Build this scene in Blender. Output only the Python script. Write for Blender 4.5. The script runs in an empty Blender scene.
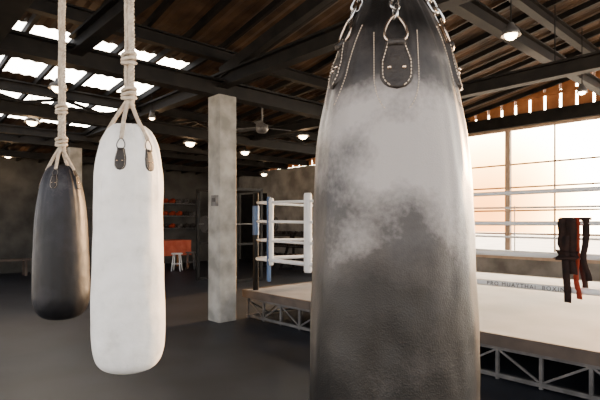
import bpy, bmesh, math, random
from mathutils import Vector, noise
random.seed(4)
S=bpy.context.scene
F=480.0; HOR=222.0; EYE=1.5
AX,AY=-0.86,7.5
UX,UY=0.677,-0.736
VX,VY=0.736,0.677
def W(s,t,z): return Vector((AX+UX*s+VX*t, AY+UY*s+VY*t, z))
def P(px,py,Y): return Vector(((px-300)/F*Y, Y, EYE+(HOR-py)/F*Y))
# ---------------- materials
def mat(name,c1,c2=None,rough=0.6,metal=0.0,scale=6.0,bump=0.0,bscale=40,emit=None,estr=0,det=6,lo=.35,hi=.65,spec=.5):
    m=bpy.data.materials.new(name); m.use_nodes=True
    n=m.node_tree.nodes; l=m.node_tree.links; b=n['Principled BSDF']
    b.inputs['Roughness'].default_value=rough; b.inputs['Metallic'].default_value=metal
    b.inputs['Specular IOR Level'].default_value=spec
    tc=n.new('ShaderNodeTexCoord')
    if c2 is None: c2=tuple(x*.8 for x in c1)
    nz=n.new('ShaderNodeTexNoise'); nz.inputs['Scale'].default_value=scale; nz.inputs['Detail'].default_value=det
    l.new(tc.outputs['Object'],nz.inputs['Vector'])
    r=n.new('ShaderNodeValToRGB'); r.color_ramp.elements[0].position=lo; r.color_ramp.elements[1].position=hi
    r.color_ramp.elements[0].color=(*c1,1); r.color_ramp.elements[1].color=(*c2,1)
    l.new(nz.outputs['Fac'],r.inputs['Fac']); l.new(r.outputs['Color'],b.inputs['Base Color'])
    if bump:
        n2=n.new('ShaderNodeTexNoise'); n2.inputs['Scale'].default_value=bscale; n2.inputs['Detail'].default_value=5
        l.new(tc.outputs['Object'],n2.inputs['Vector'])
        bp=n.new('ShaderNodeBump'); bp.inputs['Strength'].default_value=bump; bp.inputs['Distance'].default_value=.01
        l.new(n2.outputs['Fac'],bp.inputs['Height']); l.new(bp.outputs['Normal'],b.inputs['Normal'])
    if emit:
        b.inputs['Emission Color'].default_value=(*emit,1); b.inputs['Emission Strength'].default_value=estr
    return m
M={}
M['floor']=mat('rubber_floor',(.005,.0065,.010),(.014,.017,.024),.5,scale=1.6,bump=.15,bscale=120,spec=.25)
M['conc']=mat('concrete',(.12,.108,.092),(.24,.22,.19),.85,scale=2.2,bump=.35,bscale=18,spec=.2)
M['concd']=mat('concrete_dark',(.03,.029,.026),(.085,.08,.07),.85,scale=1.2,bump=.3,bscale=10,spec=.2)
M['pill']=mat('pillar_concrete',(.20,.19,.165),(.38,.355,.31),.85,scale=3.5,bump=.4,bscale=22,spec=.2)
M['steel']=mat('painted_steel_dark',(.005,.0045,.004),(.013,.011,.009),.6,0,scale=5,spec=.18)
M['steelg']=mat('grey_steel',(.07,.065,.06),(.14,.13,.12),.5,.4,scale=8)
M['rust']=mat('rusty_roof_sheet',(.03,.017,.009),(.10,.056,.03),.6,.0,scale=2.0,bump=.2,spec=.25)
M['wood']=mat('brown_board',(.34,.11,.025),(.52,.20,.055),.6,scale=4)
M['chrome']=mat('chain_metal',(.55,.52,.48),(.7,.68,.64),.25,1.0)
M['brass']=mat('ring_metal',(.50,.38,.28),(.68,.54,.42),.25,1.0)
M['rope']=mat('cotton_rope',(.42,.34,.26),(.62,.54,.43),.9,scale=30,bump=.5,bscale=200)
M['ringrope']=mat('ring_rope_white',(.64,.63,.60),(.74,.73,.70),.6,scale=5)
M['canvas']=mat('ring_canvas',(.12,.12,.13),(.20,.20,.21),.7,scale=1.5,bump=.1,spec=.3)
M['apron']=mat('ring_edge',(.04,.026,.018),(.085,.06,.042),.7,scale=4)
M['blue']=mat('blue_vinyl',(.03,.07,.15),(.045,.10,.2),.4)
M['white']=mat('white_vinyl',(.7,.7,.68),(.8,.79,.76),.45)
M['black']=mat('black_leather_trim',(.016,.012,.010),(.034,.028,.023),.45,scale=20,bump=.3,bscale=150,spec=.35)
M['red']=mat('red_cloth',(.42,.07,.03),(.5,.11,.05),.8)
M['frame']=mat('window_frame',(.32,.21,.13),(.42,.29,.19),.6)
M['dark']=mat('dark_cloth',(.012,.007,.006),(.030,.014,.010),.85,scale=12,spec=.2)
M['redwrap']=mat('dark_red_wrap',(.22,.022,.010),(.32,.045,.016),.8,scale=12,spec=.2)
M['stitch']=mat('stitch_thread',(.45,.37,.28),(.55,.45,.35),.8)
M['bulb']=mat('lamp_glass',(1,.85,.65),(1,.85,.65),.4,emit=(1,.78,.5),estr=24)
M['ground']=mat('outside_ground',(.55,.5,.44),(.7,.64,.56),.9,scale=.6)
def bagmat(name,zr,dark,mid,light,rough,bump,seed,namp=1.9,b2=.25,nsc=4.2,spec=.5):
    m=bpy.data.materials.new(name); m.use_nodes=True
    n=m.node_tree.nodes; l=m.node_tree.links; b=n['Principled BSDF']
    tc=n.new('ShaderNodeTexCoord'); sp=n.new('ShaderNodeSeparateXYZ'); l.new(tc.outputs['Object'],sp.inputs[0])
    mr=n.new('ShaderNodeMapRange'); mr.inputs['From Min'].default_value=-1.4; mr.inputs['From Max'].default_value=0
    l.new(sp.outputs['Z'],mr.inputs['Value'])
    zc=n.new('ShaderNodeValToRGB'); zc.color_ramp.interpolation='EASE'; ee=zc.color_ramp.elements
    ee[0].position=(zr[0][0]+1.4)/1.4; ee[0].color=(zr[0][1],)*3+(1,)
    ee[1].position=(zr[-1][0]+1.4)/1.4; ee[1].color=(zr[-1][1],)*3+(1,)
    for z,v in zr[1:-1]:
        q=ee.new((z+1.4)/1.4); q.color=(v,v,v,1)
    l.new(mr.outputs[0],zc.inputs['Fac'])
    mp=n.new('ShaderNodeMapping'); mp.inputs['Location'].default_value=(seed,seed*.7,seed*1.3); mp.inputs['Scale'].default_value=(1,1,1.25)
    l.new(tc.outputs['Object'],mp.inputs[0])
    a=n.new('ShaderNodeTexNoise'); a.inputs['Scale'].default_value=nsc; a.inputs['Detail'].default_value=2.5; a.inputs['Roughness'].default_value=.5
    l.new(mp.outputs[0],a.inputs['Vector'])
    s1=n.new('ShaderNodeMath'); s1.operation='MULTIPLY_ADD'; s1.inputs[1].default_value=namp; s1.inputs[2].default_value=-namp/2-.3
    l.new(a.outputs['Fac'],s1.inputs[0])
    s2=n.new('ShaderNodeMath'); s2.operation='ADD'
    l.new(s1.outputs[0],s2.inputs[0]); l.new(zc.outputs['Color'],s2.inputs[1])
    g=n.new('ShaderNodeTexNoise'); g.inputs['Scale'].default_value=90; g.inputs['Detail'].default_value=6
    l.new(tc.outputs['Object'],g.inputs['Vector'])
    s3=n.new('ShaderNodeMath'); s3.operation='MULTIPLY_ADD'; s3.inputs[1].default_value=.3; s3.inputs[2].default_value=-.15
    l.new(g.outputs['Fac'],s3.inputs[0])
    s4=n.new('ShaderNodeMath'); s4.operation='ADD'; s4.use_clamp=True
    l.new(s2.outputs[0],s4.inputs[0]); l.new(s3.outputs[0],s4.inputs[1])
    r=n.new('ShaderNodeValToRGB'); e=r.color_ramp.elements
    e[0].position=.05; e[0].color=(*dark,1); e[1].position=.95; e[1].color=(*light,1)
    x=e.new(.5); x.color=(*mid,1)
    l.new(s4.outputs[0],r.inputs['Fac']); l.new(r.outputs['Color'],b.inputs['Base Color'])
    b.inputs['Roughness'].default_value=rough; b.inputs['Specular IOR Level'].default_value=spec
    v=n.new('ShaderNodeTexVoronoi'); v.inputs['Scale'].default_value=300
    l.new(tc.outputs['Object'],v.inputs['Vector'])
    bp=n.new('ShaderNodeBump'); bp.inputs['Strength'].default_value=bump; bp.inputs['Distance'].default_value=.001
    l.new(v.outputs['Distance'],bp.inputs['Height'])
    bp2=n.new('ShaderNodeBump'); bp2.inputs['Strength'].default_value=b2; bp2.inputs['Distance'].default_value=.01
    c=n.new('ShaderNodeTexNoise'); c.inputs['Scale'].default_value=11; c.inputs['Detail'].default_value=3
    l.new(mp.outputs[0],c.inputs['Vector'])
    l.new(c.outputs['Fac'],bp2.inputs['Height']); l.new(bp.outputs['Normal'],bp2.inputs['Normal'])
    l.new(bp2.outputs['Normal'],b.inputs['Normal'])
    return m
# wear values are offset by +.3 (the noise stage subtracts .3) so that they can go effectively negative
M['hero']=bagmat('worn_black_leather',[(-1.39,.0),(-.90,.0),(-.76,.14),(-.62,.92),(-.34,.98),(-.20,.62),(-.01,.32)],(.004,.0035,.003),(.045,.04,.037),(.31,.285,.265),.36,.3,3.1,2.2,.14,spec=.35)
M['wbag']=bagmat('white_canvas_leather',[(-1.39,.9),(-.01,1.0)],(.56,.54,.49),(.82,.80,.75),(.92,.90,.86),.6,.4,1.0,1.6,.6,9)
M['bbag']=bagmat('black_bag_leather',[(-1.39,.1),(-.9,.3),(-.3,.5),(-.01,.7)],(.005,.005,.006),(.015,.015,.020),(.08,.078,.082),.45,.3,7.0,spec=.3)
# ---------------- helpers
def empty(name,loc=(0,0,0)):
    e=bpy.data.objects.new(name,None); e.location=loc; S.collection.objects.link(e); e.empty_display_size=.1
    return e
def mk(name,vs,fs,m,parent=None,smooth=False):
    me=bpy.data.meshes.new(name); me.from_pydata([tuple(v) for v in vs],[],fs); me.update()
    o=bpy.data.objects.new(name,me); S.collection.objects.link(o)
    if m is not None: me.materials.append(m)
    if smooth:
        for p in me.polygons: p.use_smooth=True
    if parent:
        o.parent=parent; o.location=-Vector(parent.location)
    return o
class B:
    def __init__(s): s.v=[]; s.f=[]
    def box8(s,c):
        k=len(s.v); s.v+=c
        s.f+=[tuple(k+i for i in q) for q in [(0,3,2,1),(4,5,6,7),(0,1,5,4),(1,2,6,5),(2,3,7,6),(3,0,4,7)]]
    def uv(s,s0,s1,t0,t1,z0,z1):
        s.box8([W(s0,t0,z0),W(s1,t0,z0),W(s1,t1,z0),W(s0,t1,z0),W(s0,t0,z1),W(s1,t0,z1),W(s1,t1,z1),W(s0,t1,z1)])
    def bar(s,a,b,w,h,up=Vector((0,0,1))):
        a=Vector(a); b=Vector(b); d=(b-a).normalized()
        if abs(d.dot(up))>.95: up=Vector((UX,UY,0))
        r=d.cross(up).normalized(); u=r.cross(d).normalized()
        r*=w/2; u*=h/2
        s.box8([a-r-u,a+r-u,b+r-u,b-r-u,a-r+u,a+r+u,b+r+u,b-r+u])
    def ibeam(s,a,b,w,h,th=.02):
        a=Vector(a); b=Vector(b); up=Vector((0,0,1))
        o=up*(h/2-th/2)
        s.bar(a+o,b+o,w,th); s.bar(a-o,b-o,w,th); s.bar(a,b,th,h-2*th)
    def tube(s,pts,r,n=8,closed=False):
        pts=[Vector(p) for p in pts]; N=len(pts); k=len(s.v)
        t0=(pts[1]-pts[0]).normalized()
        ref=Vector((0,0,1)) if abs(t0.z)<.9 else Vector((1,0,0))
        nr=t0.cross(ref).normalized()
        for i,p in enumerate(pts):
            if closed: t=(pts[(i+1)%N]-pts[i-1]).normalized()
            else: t=(pts[min(i+1,N-1)]-pts[max(i-1,0)]).normalized()
            nr=(nr-t*nr.dot(t)).normalized(); bn=t.cross(nr)
            rr=r[i] if isinstance(r,(list,tuple)) else r
            for j in range(n):
                a=2*math.pi*j/n; s.v.append(p+nr*math.cos(a)*rr+bn*math.sin(a)*rr)
        for i in range(N if closed else N-1):
            i2=(i+1)%N
            for j in range(n):
                j2=(j+1)%n; s.f.append((k+i*n+j,k+i*n+j2,k+i2*n+j2,k+i2*n+j))
        if not closed:
            s.f.append(tuple(k+j for j in range(n))[::-1]); s.f.append(tuple(k+(N-1)*n+j for j in range(n)))
    def rope(s,a,b,r,pitch=.05,sag=0,strands=3):
        a=Vector(a); b=Vector(b); L=(b-a).length; d=(b-a).normalized()
        ref=Vector((0,1,0)) if abs(d.y)<.9 else Vector((1,0,0))
        e1=d.cross(ref).normalized(); e2=d.cross(e1)
        n=max(6,int(L/pitch*8))
        for k in range(strands):
            pts=[]
            for i in range(n+1):
                f=i/n; an=2*math.pi*(f*L/pitch+k/strands)
                w=Vector((noise.noise(Vector((f*L*3,0,1))),noise.noise(Vector((0,f*L*3,5))),0))*.02*math.sin(math.pi*f)
                pts.append(a+d*L*f+w+(e1*math.cos(an)+e2*math.sin(an))*r*.55)
            s.tube(pts,r*.58,6)
    def link(s,c,d,side,L,w,r):
        c=Vector(c); d=Vector(d).normalized(); side=(side-d*side.dot(d)).normalized()
        pts=[]; h=L/2-w/2
        for i in range(16):
            a=2*math.pi*i/16
            pts.append(c+side*math.cos(a)*w/2+d*(math.sin(a)*w/2+(h if math.sin(a)>=0 else -h)))
        s.tube(pts,r,6,closed=True)
    def chain(s,a,b,L,w,r):
        a=Vector(a); b=Vector(b); D=(b-a); n=max(1,round(D.length/(L-2*r-.002))); d=D.normalized()
        x=Vector((1,0.3,0)); y=d.cross(x)
        for i in range(n):
            s.link(a+D*(i+.5)/n,d,x if i%2 else y,D.length/n+2*r+.002,w,r)
    def ball(s,c,r,n=12,sc=(1,1,1)):
        c=Vector(c); k=len(s.v); m=n//2
        for i in range(m+1):
            th=math.pi*i/m
            for j in range(n):
                ph=2*math.pi*j/n; s.v.append(c+Vector((r*sc[0]*math.sin(th)*math.cos(ph),r*sc[1]*math.sin(th)*math.sin(ph),r*sc[2]*math.cos(th))))
        for i in range(m):
            for j in range(n):
                j2=(j+1)%n; s.f.append((k+i*n+j,k+(i+1)*n+j,k+(i+1)*n+j2,k+i*n+j2))
    def lathe(s,c,prof,n=24):
        c=Vector(c); k=len(s.v)
        for r,z in prof:
            for j in range(n):
                a=2*math.pi*j/n; s.v.append(c+Vector((r*math.cos(a),r*math.sin(a),z)))
        for i in range(len(prof)-1):
            for j in range(n):
                j2=(j+1)%n; s.f.append((k+i*n+j,k+i*n+j2,k+(i+1)*n+j2,k+(i+1)*n+j))
    def out(s,name,m,parent=None,smooth=False): return mk(name,s.v,s.f,m,parent,smooth)

# ---------------- shell
SB=-10; SE=9.5; TF=-7; TW=7
b=B(); b.uv(SB,SE,TF,TW,-.08,0); b.out('floor',M['floor'])
b=B(); b.uv(-70,70,-70,70,-.3,-.12); b.out('ground',M['ground'])
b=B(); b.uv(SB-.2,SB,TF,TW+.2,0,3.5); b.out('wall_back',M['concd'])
def roofz(s): return 4.2+(.08 if s<0 else .19)*s
b=B()
b.uv(SB,-3.2,TW,TW+.2,0,3.45)
b.uv(-3.2,SE,TW,TW+.2,0,.62)
b.out('wall_right',M['conc'])
b=B(); b.uv(-3.2,SE,TW-.1,TW+.1,3.74,4.02)
b.out('trim_1',M['steel'])
e=empty('wall_right_upper_boards',W(2,TW,4))
s=-10.0
bb=B()
while s<SE:
    z0=4.02 if s>-3.2 else 3.46
    bb.uv(s,s+.27,TW+.0,TW+.04,z0,roofz(s)+.02); s+=.33
bb.uv(-3.2,SE,TW-.03,TW-.001,4.35,4.43); bb.uv(0,SE,TW-.03,TW-.001,4.75,4.83)
bb.out('boards',M['wood'],e)
# windows
n=0; s=-3.2
while s<SE-.2:
    n+=1; s2=min(s+2.1,SE); b=B()
    b.uv(s,s+.06,TW,TW+.1,.62,3.74); b.uv(s2-.06,s2,TW,TW+.1,.62,3.74)
    b.uv(s+.06,s2-.06,TW,TW+.1,.62,.7); b.uv(s+.06,s2-.06,TW,TW+.1,3.68,3.74)
    for z in (1.2,1.75,2.3,2.85): b.uv(s+.06,s2-.06,TW+.03,TW+.06,z,z+.04)
    x=(s+s2)/2; b.uv(x-.018,x+.018,TW+.035,TW+.055,.7,3.68)
    b.out('window_%d'%n,M['frame']); s+=2.1
b=B(); b.uv(-9.8,-9.7,TW-.06,TW-.001,0,2.5); b.uv(-8.3,-8.2,TW-.06,TW-.001,0,2.5); b.uv(-9.8,-8.2,TW-.06,TW-.001,2.5,2.6); b.uv(-9.7,-8.3,TW-.03,TW-.002,0,2.5)
b.out('door_1',M['steel'])
# ceiling
b=B()
def roof_panel(s0,s1,t0,t1):
    if s0<0<s1:
        roof_panel(s0,0,t0,t1); roof_panel(0,s1,t0,t1); return
    n=max(1,int(round((t1-t0)/.08))); k=len(b.v)
    for i in range(n+1):
        t=t0+(t1-t0)*i/n; dz=.02*(i%2)
        b.v+= [W(s0,t,roofz(s0)+dz),W(s1,t,roofz(s1)+dz),W(s0,t,roofz(s0)+dz+.02),W(s1,t,roofz(s1)+dz+.02)]
    for i in range(n):
        q=k+i*4
        b.f+=[(q,q+4,q+5,q+1),(q+2,q+3,q+7,q+6)]
sky=[(-7.2,-6.6),(-5.8,-5.1),(-4.4,-3.7),(-3.0,-2.3),(-1.6,-1.0)]
cuts=sorted(set([SB-.4,SE+.4]+[x for q in sky for x in q]))
for a,c in zip(cuts[:-1],cuts[1:]):
    if (a,c) in sky:
        roof_panel(a,c,TF-.5,-5.0); roof_panel(a,c,-.4,TW+.6)
    else: roof_panel(a,c,TF-.5,TW+.6)
b.out('ceiling',M['rust'])
b=B(); t=TF
while t<TW:
    b.bar(W(SB,t,roofz(SB)-.06),W(0,t,roofz(0)-.06),.05,.09); b.bar(W(0,t,roofz(0)-.06),W(SE,t,roofz(SE)-.06),.05,.09); t+=.6
b.out('ceiling_purlins',M['steel'])
for s in (-8.5,-5.9,-3.0,0.0,3.25,6.2,9.0):
    b=B(); z=roofz(s)-.2; b.ibeam(W(s,TF,z),W(s,TW,z),.12,.18); b.out('ceiling_rafter',M['steel'])
px,py=-1.19-AX,7.35-AY; ps=px*UX+py*UY; pt=px*VX+py*VY
ZB=3.53
b=B(); b.ibeam(W(3.25,TF,4.05),W(3.25,TW,4.05),.14,.2,.02); b.out('ceiling_beam',M['steel'])
for s in (-7.0,-3.6,ps):
    b=B(); b.ibeam(W(s,TF,ZB),W(s,TW,ZB),.2,.25,.03); b.out('ceiling_beam',M['steel'])
for t,s0,s1 in ((pt,SB,SE),(pt-2.14,ps,SE),(pt+3.2,SB,SE)):
    b=B(); b.ibeam(W(s0,t,ZB+.13),W(s1,t,ZB+.13),.16,.22,.03); b.out('ceiling_beam',M['steel'])
b=B(); b.bar(W(ps,pt,3.78),W(SE,pt,5.6),.1,.16); b.out('ceiling_brace',M['steel'])
def st(X,Y): x=X-AX;y=Y-AY; return x*UX+y*UY, x*VX+y*VY
bags=dict(h=(.219,1.15),w=(-.88,2.47),k=(-1.62,3.26))
tb=sum(st(*bags[k])[1] for k in bags)/3
b=B(); b.ibeam(W(ps,tb,ZB),W(SE,tb,ZB),.26,.22,.03); b.out('ceiling_beam',M['steel'])
# truss webs between tie beam and rafters in the back
for s in (-7.0,-3.6):
    b=B(); t=TF+.5; i=0
    while t<TW-1:
        b.bar(W(s,t,ZB+.12),W(s,t+.7,roofz(s)-.1),.05,.05); b.bar(W(s,t+.7,roofz(s)-.1),W(s,t+1.4,ZB+.12),.05,.05); t+=1.4
    b.out('ceiling_truss',M['steel'])
def pillar(s,t,h=3.405):
    b=B(); w=.16; c=.02
    ring=[(-w+c,-w),(w-c,-w),(w,-w+c),(w,w-c),(w-c,w),(-w+c,w),(-w,w-c),(-w,-w+c)]
    for z in (0,h):
        b.v+=[W(s+x,t+y,z) for x,y in ring]
    b.f+=[tuple(range(8))[::-1],tuple(range(8,16))]+[(i,(i+1)%8,8+(i+1)%8,8+i) for i in range(8)]
    return b.out('concrete_pillar',M['pill'])
pillar(ps,pt)
pillar(ps,TF+.3); pillar(-7.0,pt)
pillar(6.2,TF+.3,roofz(6.2)-.3)
e=empty('pillar_switch_box',P(226,203,7.1))
b=B(); b.uv(ps+.0,ps+.14,pt-.20,pt-.16,1.74,1.9); b.out('box',M['steelg'],e)
b=B(); b.uv(ps+.03,ps+.11,pt-.207,pt-.2,1.80,1.86); b.out('cover',M['black'],e)

# ---------------- lamps
def lamp(px,py,Y,r=.11):
    p=P(px,py,Y); s,t=st(p.x,p.y); top=roofz(s)-.02
    e=empty('pendant_lamp',p)
    b=B(); b.lathe(p,[(.03,.14),(.045,.10),(r*.8,.05),(r,-.01),(r*.97,-.01),(r*.75,.045),(.03,.09)],20); b.out('shade',M['steelg'],e,True)
    b=B(); b.tube([p+Vector((0,0,.13)),Vector((p.x,p.y,max(top,p.z+.2)))],.008,6); b.out('cord',M['steel'],e)
    b=B(); b.ball(p,r*.66,14,(1,1,.8)); b.out('bulb',M['bulb'],e,True)
    L=bpy.data.lights.new('lamp_light','POINT'); L.energy=12; L.color=(1,.62,.32); L.shadow_soft_size=r*.5
    o=bpy.data.objects.new('lamp_light',L); S.collection.objects.link(o); o.parent=e; o.location=(0,0,-r*.66*.8-r*.5-.02)
for q in [(32,122,9,.14),(58,88,7.0,.13),(190,143,12,.18),(152,118,9,.07),(303,136,11,.15),(245,152,14,.17),(8,155,13,.16),(264,174,16,.14),(511,35,5.6,.11),(555,71,7.2,.12),(168,133,14,.14),(120,140,12,.14),(582,92,8.2,.09)]:
    lamp(*q)
p=P(262,128,9.3); e=empty('ceiling_fan',p)
b=B(); b.lathe(p,[(.0,-.1),(.09,-.09),(.12,-.03),(.12,.05),(.05,.09),(0,.1)],18)
s_,t_=st(p.x,p.y); b.tube([p+Vector((0,0,.08)),Vector((p.x,p.y,roofz(s_)-.02))],.018,8); b.out('motor',M['steelg'],e,True)
b=B()
for k in range(3):
    a=2*math.pi*k/3+.5; d=Vector((math.cos(a),math.sin(a),0)); n_=Vector((-d.y,d.x,.25))
    b.box8([p+d*.1-n_*.04,p+d*.6-n_*.08,p+d*.6+n_*.08,p+d*.1+n_*.04]+[p+d*.1-n_*.04+Vector((0,0,.012)),p+d*.6-n_*.08+Vector((0,0,.012)),p+d*.6+n_*.08+Vector((0,0,.012)),p+d*.1+n_*.04+Vector((0,0,.012))])
b.out('blades',M['steelg'],e)

# ---------------- bags
def interp(prof,z):
    if z>=prof[0][0]: return prof[0][1]
    if z<=prof[-1][0]: return prof[-1][1]
    for i in range(len(prof)-1):
        if prof[i][0]>=z>=prof[i+1][0]:
            p0=prof[max(i-1,0)];p1=prof[i];p2=prof[i+1];p3=prof[min(i+2,len(prof)-1)]
            f=(p1[0]-z)/(p1[0]-p2[0])
            m1=(p2[1]-p0[1])/(p2[0]-p0[0])*(p2[0]-p1[0]) ; m2=(p3[1]-p1[1])/(p3[0]-p1[0])*(p2[0]-p1[0])
            return (2*f**3-3*f*f+1)*p1[1]+(f**3-2*f*f+f)*m1+(-2*f**3+3*f*f)*p2[1]+(f**3-f*f)*m2
def make_bag(name,loc,prof,m,seed,wr,straps,hang_z,ropeR,beam_z,kind,camang,pw,knots=(0,.62),body_w=.22):
    zt=prof[0][0]; zb=prof[-1][0]; O=Vector((loc[0],loc[1],zt)); e=empty(name,O)
    H=zt-zb
    def R(z,a):
        r=interp(prof,z); f=(zt-z)/H
        sh=math.exp(-f*6)
        r*=1+wr*sh*(noise.noise(Vector((math.cos(a)*2.6,math.sin(a)*2.6,seed+f*1.5)))*.8+.5*noise.noise(Vector((math.cos(a)*7,math.sin(a)*7,seed+f*2))))
        r*=1+wr*body_w*noise.noise(Vector((math.cos(a)*1.5,math.sin(a)*1.5,seed*2+f*5)))
        r*=1+wr*.07*noise.noise(Vector((math.cos(a)*5,math.sin(a)*5,seed*2+f*16)))
        return r
    def pt(z,a,off=0):
        r=R(z,a)+off; return Vector((loc[0]+r*math.cos(a),loc[1]+r*math.sin(a),z))
    n=160; rows=150; vs=[];fs=[]
    for i in range(rows+1):
        f=i/rows; f=.5-.5*math.cos(math.pi*f)
        z=zt-H*f
        for j in range(n): vs.append(pt(z,2*math.pi*j/n))
    for i in range(rows):
        for j in range(n):
            j2=(j+1)%n; fs.append((i*n+j,(i+1)*n+j,(i+1)*n+j2,i*n+j2))
    k=len(vs); vs.append(Vector((loc[0],loc[1],zt-.012))); vs.append(Vector((loc[0],loc[1],zb)))
    for j in range(n):
        j2=(j+1)%n; fs.append((k,j,j2)); fs.append((k+1,rows*n+j2,rows*n+j))
    o=mk('body',vs,fs,m,None,True)
    for v in o.data.vertices: v.co-=O
    o.parent=e
    tb_=B(); sb=B(); mb=B(); rb=B(); riv=B()
    apexes=[]
    for (da,ztop,zbot) in straps:
        a0=camang+da
        nz,nx=22,8; kk=len(tb_.v)
        def HW(f): return pw*(.62+.38*min(1,f*2.2)) if f<.7 else pw*math.sqrt(max(0,1-((f-.7)/.3)**2))
        for i in range(nz+1):
            f=i/nz; z=ztop+(zbot-ztop)*f
            hw=HW(f)*.999+.0005
            for j in range(nx+1):
                x=(j/nx*2-1)*hw; r=R(z,a0); tb_.v.append(pt(z,a0+x/r,.007 if 0<j<nx and 0<i<nz else .0))
        for i in range(nz):
            for j in range(nx):
                q=kk+i*(nx+1)+j; tb_.f.append((q,q+nx+1,q+nx+2,q+1))
        def outl(f,sgn,ins,off):
            z=ztop+(zbot-ztop)*f
            hw=max(0,HW(f)-ins); return pt(z,a0+sgn*hw/R(z,a0),off)
        for sgn in (-1,1):
            for q in range(13):
                f0=.06+q*.07
                if f0+.04<.96: sb.tube([outl(f0,sgn,pw*.2,.0085),outl(f0+.04,sgn,pw*.2,.0085)],pw*.035,5)
        if kind=='chain':
            for sgn in (-1,1):
                for q in range(30):
                    f0=-.25+q*.055; f1=f0+.033
                    def hp2(f):
                        g=(f+.25)/1.75; return pw*1.35*math.sqrt(max(0,1-max(0,(g-.55)/.45)**2))
                    z0=ztop+(zbot-ztop)*f0; z1=ztop+(zbot-ztop)*f1
                    if f1<1.45: sb.tube([pt(z0,a0+sgn*hp2(f0)/R(z0,a0),.001),pt(z1,a0+sgn*hp2(f1)/R(z1,a0),.001)],.0011,5)
        for sgn in (-1,1):
            z=ztop+(zbot-ztop)*.58; c=pt(z,a0+sgn*pw*.42/R(z,a0),.008); riv.ball(c,pw*.15,10)
        rad=Vector((math.cos(a0),math.sin(a0),0)); tan=Vector((-math.sin(a0),math.cos(a0),0))
        zc=ztop-.006; base=pt(zc,a0,.006)
        tgt=pt(min(zt,ztop+(pw*1.9)),a0,.012)
        up2=(tgt-base).normalized()
        w=pw*.95; hh=pw*2.0
        pts=[]
        for q in range(24):
            a=2*math.pi*q/24; y=.5-.5*math.cos(a); x=math.sin(a)*(1-.55*y)*w*.95
            pts.append(base+tan*x+up2*(hh*y))
        mb.tube(pts,pw*.10,8,closed=True)
        tb_.tube([base-tan*w*.55+rad*.002,base+tan*w*.55+rad*.002],pw*.22,8)
        apexes.append(base+up2*hh)
    tb_.out('leather_straps',M['black'],e,True)
    sb.out('stitching',M['stitch'],e); riv.out('rivets',M['brass'],e,True)
    mb.out('metal_rings',M['brass'] if kind=='chain' else M['steelg'],e,True)
    hp=Vector((loc[0],loc[1],hang_z))
    if kind=='chain':
        for ap in apexes: rb.chain(ap-(hp-ap).normalized()*.004,hp,.036,.02,.0032)
        rb.link(hp+Vector((0,0,.02)),Vector((0,0,1)),Vector((1,0,0)),.09,.05,.006)
        rb.chain(hp+Vector((0,0,.06)),Vector((loc[0],loc[1],beam_z)),.05,.03,.005)
        rb.out('chain',M['chrome'],e,True)
    else:
        for ap in apexes:
            rb.rope(ap,hp,ropeR*.62,.03)
        rb.rope(hp+Vector((ropeR*.8,0,-.05)),Vector((loc[0]+ropeR*.8,loc[1],beam_z)),ropeR,.06)
        rb.rope(hp+Vector((-ropeR*.9,.01,-.02)),Vector((loc[0]-ropeR*.6,loc[1]+.01,beam_z)),ropeR*.8,.05)
        for dk in knots:
            for q in range(3):
                zz_=hang_z+dk+q*ropeR*1.25
                pts=[Vector((loc[0]+ropeR*2.0*math.cos(a),loc[1]+ropeR*1.9*math.sin(a),zz_+ropeR*.5*math.sin(a+q))) for a in [2*math.pi*i/16 for i in range(16)]]
                rb.tube(pts,ropeR*.62,7,closed=True)
        rb.out('hanging_rope',M['rope'],e,True)
    cb=B(); cb.tube([Vector((loc[0]+.02,loc[1],beam_z-.0)),Vector((loc[0]+.02,loc[1],beam_z+.03))],.03,10); cb.out('beam_hook',M['steelg'],e,True)
    return e
bz=ZB-.11-.03
def camang(loc): return math.atan2(-loc[1],-loc[0])
D=math.radians
hl=bags['h']
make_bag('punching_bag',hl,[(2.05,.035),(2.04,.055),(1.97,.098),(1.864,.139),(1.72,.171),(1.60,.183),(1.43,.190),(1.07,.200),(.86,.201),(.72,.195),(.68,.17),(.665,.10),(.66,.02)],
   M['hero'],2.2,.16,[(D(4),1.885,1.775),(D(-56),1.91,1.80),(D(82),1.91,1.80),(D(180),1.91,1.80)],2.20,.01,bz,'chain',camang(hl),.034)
wl=bags['w']
def zz(y,Y): return EYE+(HOR-y)/F*Y
w=lambda px,Y: px/F*Y
prof=[(zz(y,2.47),w(r,2.47)) for y,r in [(126,14),(132,20),(145,26),(175,31.5),(230,33),(300,34.5),(335,34.5),(352,32.5),(363,28),(369,18),(371,3)]]
make_bag('punching_bag',wl,prof,M['wbag'],5.5,.16,[(D(-15),zz(150,2.4),zz(172,2.4)),(D(38),zz(150,2.4),zz(172,2.4)),(D(130),zz(150,2.4),zz(172,2.4)),(D(-110),zz(150,2.4),zz(172,2.4))],zz(98,2.47),.016,bz,'rope',camang(wl),.028,(0,.18),.25)
kl=bags['k']; Y=3.26
prof=[(zz(y,Y),w(r,Y)) for y,r in [(166,9),(170,13),(185,19),(215,23.5),(255,25.5),(285,26.5),(300,26),(311,22),(317,15),(320,2)]]
make_bag('punching_bag',kl,prof,M['bbag'],9.1,.12,[(D(-20),zz(176,Y),zz(190,Y)),(D(50),zz(176,Y),zz(190,Y)),(D(150),zz(176,Y),zz(190,Y)),(D(-110),zz(176,Y),zz(190,Y))],zz(145,Y),.016,bz,'rope',camang(kl),.024,(0,.22))

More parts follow.
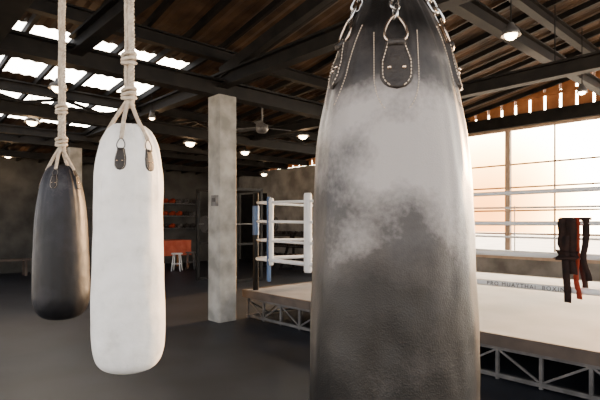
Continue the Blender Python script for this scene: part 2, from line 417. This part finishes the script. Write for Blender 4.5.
# ---------------- boxing ring
RL=7.2; RD=5.2; RH=.44
e=empty('boxing_ring',W(RL/2,RD/2,0)); ringE=e
b=B(); b.uv(0,RL,0,RD,RH-.06,RH); b.out('canvas',M['canvas'],e)
b=B(); b.uv(-.03,RL+.03,-.03,0,RH-.11,RH+.005); b.uv(-.03,0,0,RD,RH-.11,RH+.005); b.uv(RL,RL+.03,0,RD,RH-.11,RH+.005); b.uv(-.03,RL+.03,RD,RD+.03,RH-.11,RH+.005)
b.out('edge_rail',M['apron'],e)
b=B()
for t in (.06,RD-.06):
    b.bar(W(0,t,.30),W(RL,t,.30),.035,.035); b.bar(W(0,t,.04),W(RL,t,.04),.04,.04)
    n=18
    for i in range(n+1):
        s=RL*i/n; b.bar(W(s,t,.0),W(s,t,RH-.06),.03,.03)
        if i<n: b.bar(W(s,t,.05 if i%2 else .29),W(s+RL/n,t,.29 if i%2 else .05),.02,.02)
for s in (.05,RL-.05):
    b.bar(W(s,0,.30),W(s,RD,.30),.035,.035); b.bar(W(s,0,.04),W(s,RD,.04),.04,.04)
    n=12
    for i in range(n):
        t=RD*i/n; b.bar(W(s,t,.05 if i%2 else .29),W(s,t+RD/n,.29 if i%2 else .05),.02,.02)
b.out('understructure',M['steelg'],e)
ins=.12
cor=[(ins,ins),(RL-ins,ins),(RL-ins,RD-ins),(ins,RD-ins)]
b=B()
for s,t in cor: b.tube([W(s,t,RH-.05),W(s,t,1.95)],.045,14)
b.out('corner_posts',M['steel'],e,True)
def padbox(b,s,t,ws,wt,z0,z1,c=.02):
    ring=[(-ws+c,-wt),(ws-c,-wt),(ws,-wt+c),(ws,wt-c),(ws-c,wt),(-ws+c,wt),(-ws,wt-c),(-ws,-wt+c)]
    k=len(b.v)
    for z,q in ((z0,.8),(z0+.03,1),(z1-.03,1),(z1,.8)): b.v+=[W(s+x*q,t+y*q,z) for x,y in ring]
    for r in range(3): b.f+=[(k+r*8+i,k+r*8+(i+1)%8,k+r*8+8+(i+1)%8,k+r*8+8+i) for i in range(8)]
    b.f+=[tuple(k+i for i in range(8))[::-1],tuple(k+24+i for i in range(8))]
b=B(); padbox(b,cor[2][0],cor[2][1],.11,.11,.7,1.9); b.out('corner_pad_blue',M['blue'],e)
b=B(); padbox(b,cor[1][0],cor[1][1],.11,.11,.7,1.9); padbox(b,cor[3][0],cor[3][1],.11,.11,.7,1.9); b.out('corner_pads_white',M['white'],e)
b=B()
RZ=[.93,1.22,1.51,1.80]
for z in RZ:
    r=.03 if z<1 else .021
    for i in range(4):
        (s0,t0),(s1,t1)=cor[i],cor[(i+1)%4]
        pts=[]
        for k in range(25):
            f=k/24; pts.append(W(s0+(s1-s0)*f,t0+(t1-t0)*f,z-.025*math.sin(math.pi*f)))
        b.tube(pts,r,10)
b.out('ropes',M['ringrope'],e,True)
b=B(); b2=B()
for s in (3.0,5.6):
    b.tube([W(s,ins,.9),W(s,ins,1.82)],.012,8)
for t in (1.5,3.6):
    b.tube([W(ins,t,.9),W(ins,t,1.82)],.012,8); b.tube([W(RL-ins,t,.9),W(RL-ins,t,1.82)],.012,8)
for s in (2,4,5.6): b.tube([W(s,RD-ins,.9),W(s,RD-ins,1.82)],.012,8)
padbox(b,1.3,ins,.055,.045,.80,1.90); padbox(b,.50,ins,.03,.03,.85,1.86,.01)
b.out('rope_ties',M['ringrope'],e,True)
padbox(b2,.445,ins,.018,.035,.60,1.88,.01); b2.tube([W(ins,ins,1.3),W(ins,ins,1.75)],.052,14); b2.out('rope_tie_blue',M['blue'],e)
tc=bpy.data.curves.new('rope_lettering','FONT'); tc.body='PRO MUAYTHAI  BOXING'; tc.size=.052; tc.extrude=.001; tc.space_character=1.3
to=bpy.data.objects.new('rope_lettering',tc); S.collection.objects.link(to); tc.materials.append(M['dark'])
wp=W(3.88,ins-.032,.889); to.parent=e; to.location=wp-Vector(e.location)
to.rotation_euler=(math.pi/2,0,math.atan2(UY,UX))
s0=4.62
b=B()
def ribbon(b,s,wd,zt,zb,side,seed,th=.006):
    N=18; k=len(b.v)
    for i in range(N+1):
        f=i/N; z=zt+(zb-zt)*f
        ds=.03*noise.noise(Vector((seed,f*2.5,0)))*f*2; dt=side*(.026+.012*math.sin(f*6+seed))
        w2=wd*(1+.25*noise.noise(Vector((seed,f*3,4))))
        for (x,y) in ((-w2/2,-th/2),(w2/2,-th/2),(w2/2,th/2),(-w2/2,th/2)):
            b.v.append(W(s+ds+x,ins+dt+y+.015*math.sin(x*60+seed),z))
    for i in range(N):
        for j in range(4):
            j2=(j+1)%4; b.f.append((k+i*4+j,k+i*4+j2,k+i*4+4+j2,k+i*4+4+j))
    b.f.append((k+3,k+2,k+1,k)); q=k+N*4; b.f.append((q,q+1,q+2,q+3))
br=B()
ribbon(b,s0-.05,.07,1.53,1.22,-1,1); ribbon(b,s0+.02,.08,1.53,1.05,-1.3,2); ribbon(br,s0+.06,.05,1.53,.84,-1,3)
ribbon(b,s0-.02,.06,1.53,.80,-1.8,4.2); ribbon(b,s0+.13,.045,1.53,1.0,-1,5); ribbon(b,s0+.0,.09,1.53,1.15,1,6); ribbon(b,s0+.1,.04,1.53,.9,1,7)
ribbon(b,s0-.08,.04,1.26,1.18,-1.8,8); ribbon(b,s0-.0,.15,1.25,1.17,-2.2,9)
b.uv(s0-.08,s0+.045,ins-.035,ins+.035,1.515,1.54); b.uv(s0+.08,s0+.155,ins-.035,ins+.035,1.515,1.54)
b.out('hand_wraps_black',M['dark'],ringE,True)
br.uv(s0+.045,s0+.08,ins-.035,ins+.035,1.515,1.54); br.out('hand_wraps_red',M['redwrap'],ringE,True)

# ---------------- things at the back
def stool(s,t,m,h=.55):
    e=empty('stool',W(s,t,0)); b=B(); c=W(s,t,0)
    b.lathe(c,[(0,h),(.16,h),(.175,h-.015),(.17,h-.04),(0,h-.04)],20)
    for k in range(4):
        a=math.pi/4+k*math.pi/2; d=Vector((math.cos(a),math.sin(a),0))
        b.tube([c+d*.12+Vector((0,0,h-.03)),c+d*.19],.018,8)
    pts=[c+Vector((.16*math.cos(x),.16*math.sin(x),h*.4)) for x in [2*math.pi*i/20 for i in range(20)]]
    b.tube(pts,.01,6,closed=True); b.out('seat_and_legs',m,e,True)
e=empty('table_with_cloth',W(-8.4,2.7,0)); b=B()
b.uv(-8.8,-8.0,1.9,3.6,.86,.9)
for s,t in ((-8.75,1.95),(-8.05,1.95),(-8.75,3.55),(-8.05,3.55)): b.bar(W(s,t,0),W(s,t,.86),.05,.05)
b.out('table',M['wood'],e)
b=B()
path=[]
for (a,c) in (((-8.83,1.87),(-7.97,1.87)),((-7.97,1.87),(-7.97,3.63)),((-7.97,3.63),(-8.83,3.63)),((-8.83,3.63),(-8.83,1.87))):
    for i in range(24): f=i/24; path.append((a[0]+(c[0]-a[0])*f,a[1]+(c[1]-a[1])*f))
n=len(path)
for (z,amp) in ((.91,0),(.85,.006),(.65,.02),(.42,.035)):
    for i,(s,t) in enumerate(path):
        q=1+amp*math.sin(i*1.3); b.v.append(W(-8.4+(s+8.4)*q,2.75+(t-2.75)*q,z))
for r in range(3):
    for i in range(n): b.f.append((r*n+i,r*n+(i+1)%n,(r+1)*n+(i+1)%n,(r+1)*n+i))
b.f.append(tuple(range(n))); b.out('cloth',M['red'],e)
stool(-7.4,2.1,M['wood']); stool(-7.3,2.75,M['white']); stool(-7.5,3.35,M['steelg'])
e=empty('glove_rack',W(-9.85,4.2,1.5)); b=B()
for z in (1.25,1.7,2.15): b.uv(-9.99,-9.7,3.2,5.0,z,z+.03)
b.uv(-9.99,-9.7,3.2,3.24,1.2,2.3); b.uv(-9.99,-9.7,4.96,5.0,1.2,2.3); b.out('shelves',M['steelg'],e)
bs=[B(),B(),B()]
for z in (1.28,1.73,2.18):
    for i in range(6):
        g=random.choice(bs); c=W(-9.85,3.4+i*.28,z+.09); g.ball(c,.1,12,(1,.9,.85)); g.ball(c+Vector((.06,-.06,.03)),.045,10); g.tube([c+Vector((-.05,0,-.02)),c+Vector((-.14,.02,-.03))],[.06,.055],10)
for g,mm,nm in zip(bs,('redwrap','black','steelg'),('gloves_red','gloves_black','gloves_grey')): g.out(nm,M[mm],e,True)
e=empty('wooden_bench',W(-8.9,-2.2,0)); b=B(); b.uv(-9.3,-8.9,-3.6,-.8,.42,.47)
for t in (-3.4,-2.2,-1.0): b.bar(W(-9.25,t,0),W(-9.25,t,.42),.06,.05); b.bar(W(-8.95,t,0),W(-8.95,t,.42),.06,.05)
b.out('bench',M['apron'],e)
e=empty('dumbbell_rack',W(-5.4,5.6,0)); b=B(); g=B()
for s in (-6.5,-5.4,-4.3):
    b.bar(W(s,5.3,0),W(s,5.8,1.15),.06,.06); b.bar(W(s,5.85,0),W(s,5.85,1.15),.06,.06); b.bar(W(s,5.25,.03),W(s,5.9,.03),.06,.06)
for z,t in ((.35,5.5),(.7,5.62),(1.05,5.74)):
    b.uv(-6.5,-4.3,t-.13,t+.13,z,z+.03)
    for i in range(8):
        g.tube([W(-6.3+i*.27,t-.12,z+.1),W(-6.3+i*.27,t-.04,z+.1)],.065,12); g.tube([W(-6.3+i*.27,t+.04,z+.1),W(-6.3+i*.27,t+.12,z+.1)],.065,12); g.tube([W(-6.3+i*.27,t-.05,z+.1),W(-6.3+i*.27,t+.05,z+.1)],.018,8)
b.out('frame',M['steel'],e); g.out('dumbbells',M['black'],e)
e=empty('power_rack',W(-4.2,2.6,0)); b=B()
for s in (-4.8,-3.7):
    for t in (2.0,3.2):
        b.bar(W(s,t,0),W(s,t,2.35),.07,.07)
    b.bar(W(s,1.97,2.32),W(s,3.23,2.32),.07,.07); b.bar(W(s,1.97,.04),W(s,3.23,.04),.07,.07); b.bar(W(s,2,.95),W(s,3.2,.95),.05,.05)
for t in (2.0,3.2): b.bar(W(-4.8,t,2.32),W(-3.7,t,2.32),.07,.07)
b.out('frame',M['steel'],e)
g=B(); g.tube([W(-3.72,1.4,1.45),W(-3.72,3.8,1.45)],.016,10); g.out('barbell',M['steelg'],e,True)
g=B()
for t in (1.55,1.62,3.58,3.65): g.tube([W(-3.72,t-.02,1.45),W(-3.72,t+.02,1.45)],.2,24)
g.out('plates',M['black'],e)
e=empty('locker_cabinet',W(-9.7,.6,0)); b=B(); b.uv(-9.99,-9.5,-.3,1.3,.08,1.95); b.out('carcass',M['steelg'],e)
b=B()
for i in range(4):
    b.uv(-9.5,-9.48,-.28+i*.395,.085+i*.395,.1,.98); b.uv(-9.5,-9.48,-.28+i*.395,.085+i*.395,1.02,1.93)
b.out('doors',M['concd'],e)
b=B()
for t in (-.25,1.25): b.bar(W(-9.95,t,0),W(-9.95,t,.08),.05,.05); b.bar(W(-9.55,t,0),W(-9.55,t,.08),.05,.05)
b.out('feet',M['steel'],e)
# ---------------- light
sd=Vector((.95,1.0,.22)).normalized()
L=bpy.data.lights.new('sun','SUN'); L.energy=16; L.angle=math.radians(4); L.color=(1,.52,.2)
o=bpy.data.objects.new('sun',L); S.collection.objects.link(o); o.rotation_euler=(-sd).to_track_quat('-Z','Y').to_euler()
wd=bpy.data.worlds.new('sky'); S.world=wd; wd.use_nodes=True
n=wd.node_tree.nodes; l=wd.node_tree.links; bg=n['Background']
tc=n.new('ShaderNodeTexCoord'); dp=n.new('ShaderNodeVectorMath'); dp.operation='DOT_PRODUCT'
glow=Vector((.385,1.0,.015)).normalized(); dp.inputs[1].default_value=glow
l.new(tc.outputs['Generated'],dp.inputs[0])
r=n.new('ShaderNodeValToRGB'); e_=r.color_ramp.elements
e_[0].position=0.0; e_[0].color=(.92,.94,1,1); e_[1].position=1; e_[1].color=(.22,.080,.016,1)
x=e_.new(.75); x.color=(1,.88,.70,1); x=e_.new(.980); x.color=(1,.84,.60,1); x=e_.new(.992); x.color=(.6,.33,.12,1); x=e_.new(.9975); x.color=(.30,.12,.03,1)
l.new(dp.outputs['Value'],r.inputs['Fac']); l.new(r.outputs['Color'],bg.inputs['Color'])
mr=n.new('ShaderNodeMapRange'); mr.interpolation_type='SMOOTHSTEP'; mr.inputs['From Min'].default_value=.3; mr.inputs['From Max'].default_value=.9; mr.inputs['To Min'].default_value=3.0; mr.inputs['To Max'].default_value=38
l.new(dp.outputs['Value'],mr.inputs['Value']); l.new(mr.outputs[0],bg.inputs['Strength'])
# ---------------- camera
c=bpy.data.cameras.new('camera'); c.sensor_width=36; c.lens=F/600*36; c.shift_y=(HOR-200)/600
c.clip_start=.05; c.clip_end=300
co=bpy.data.objects.new('camera',c); S.collection.objects.link(co); co.location=(0,0,EYE); co.rotation_euler=(math.pi/2,0,0)
S.camera=co
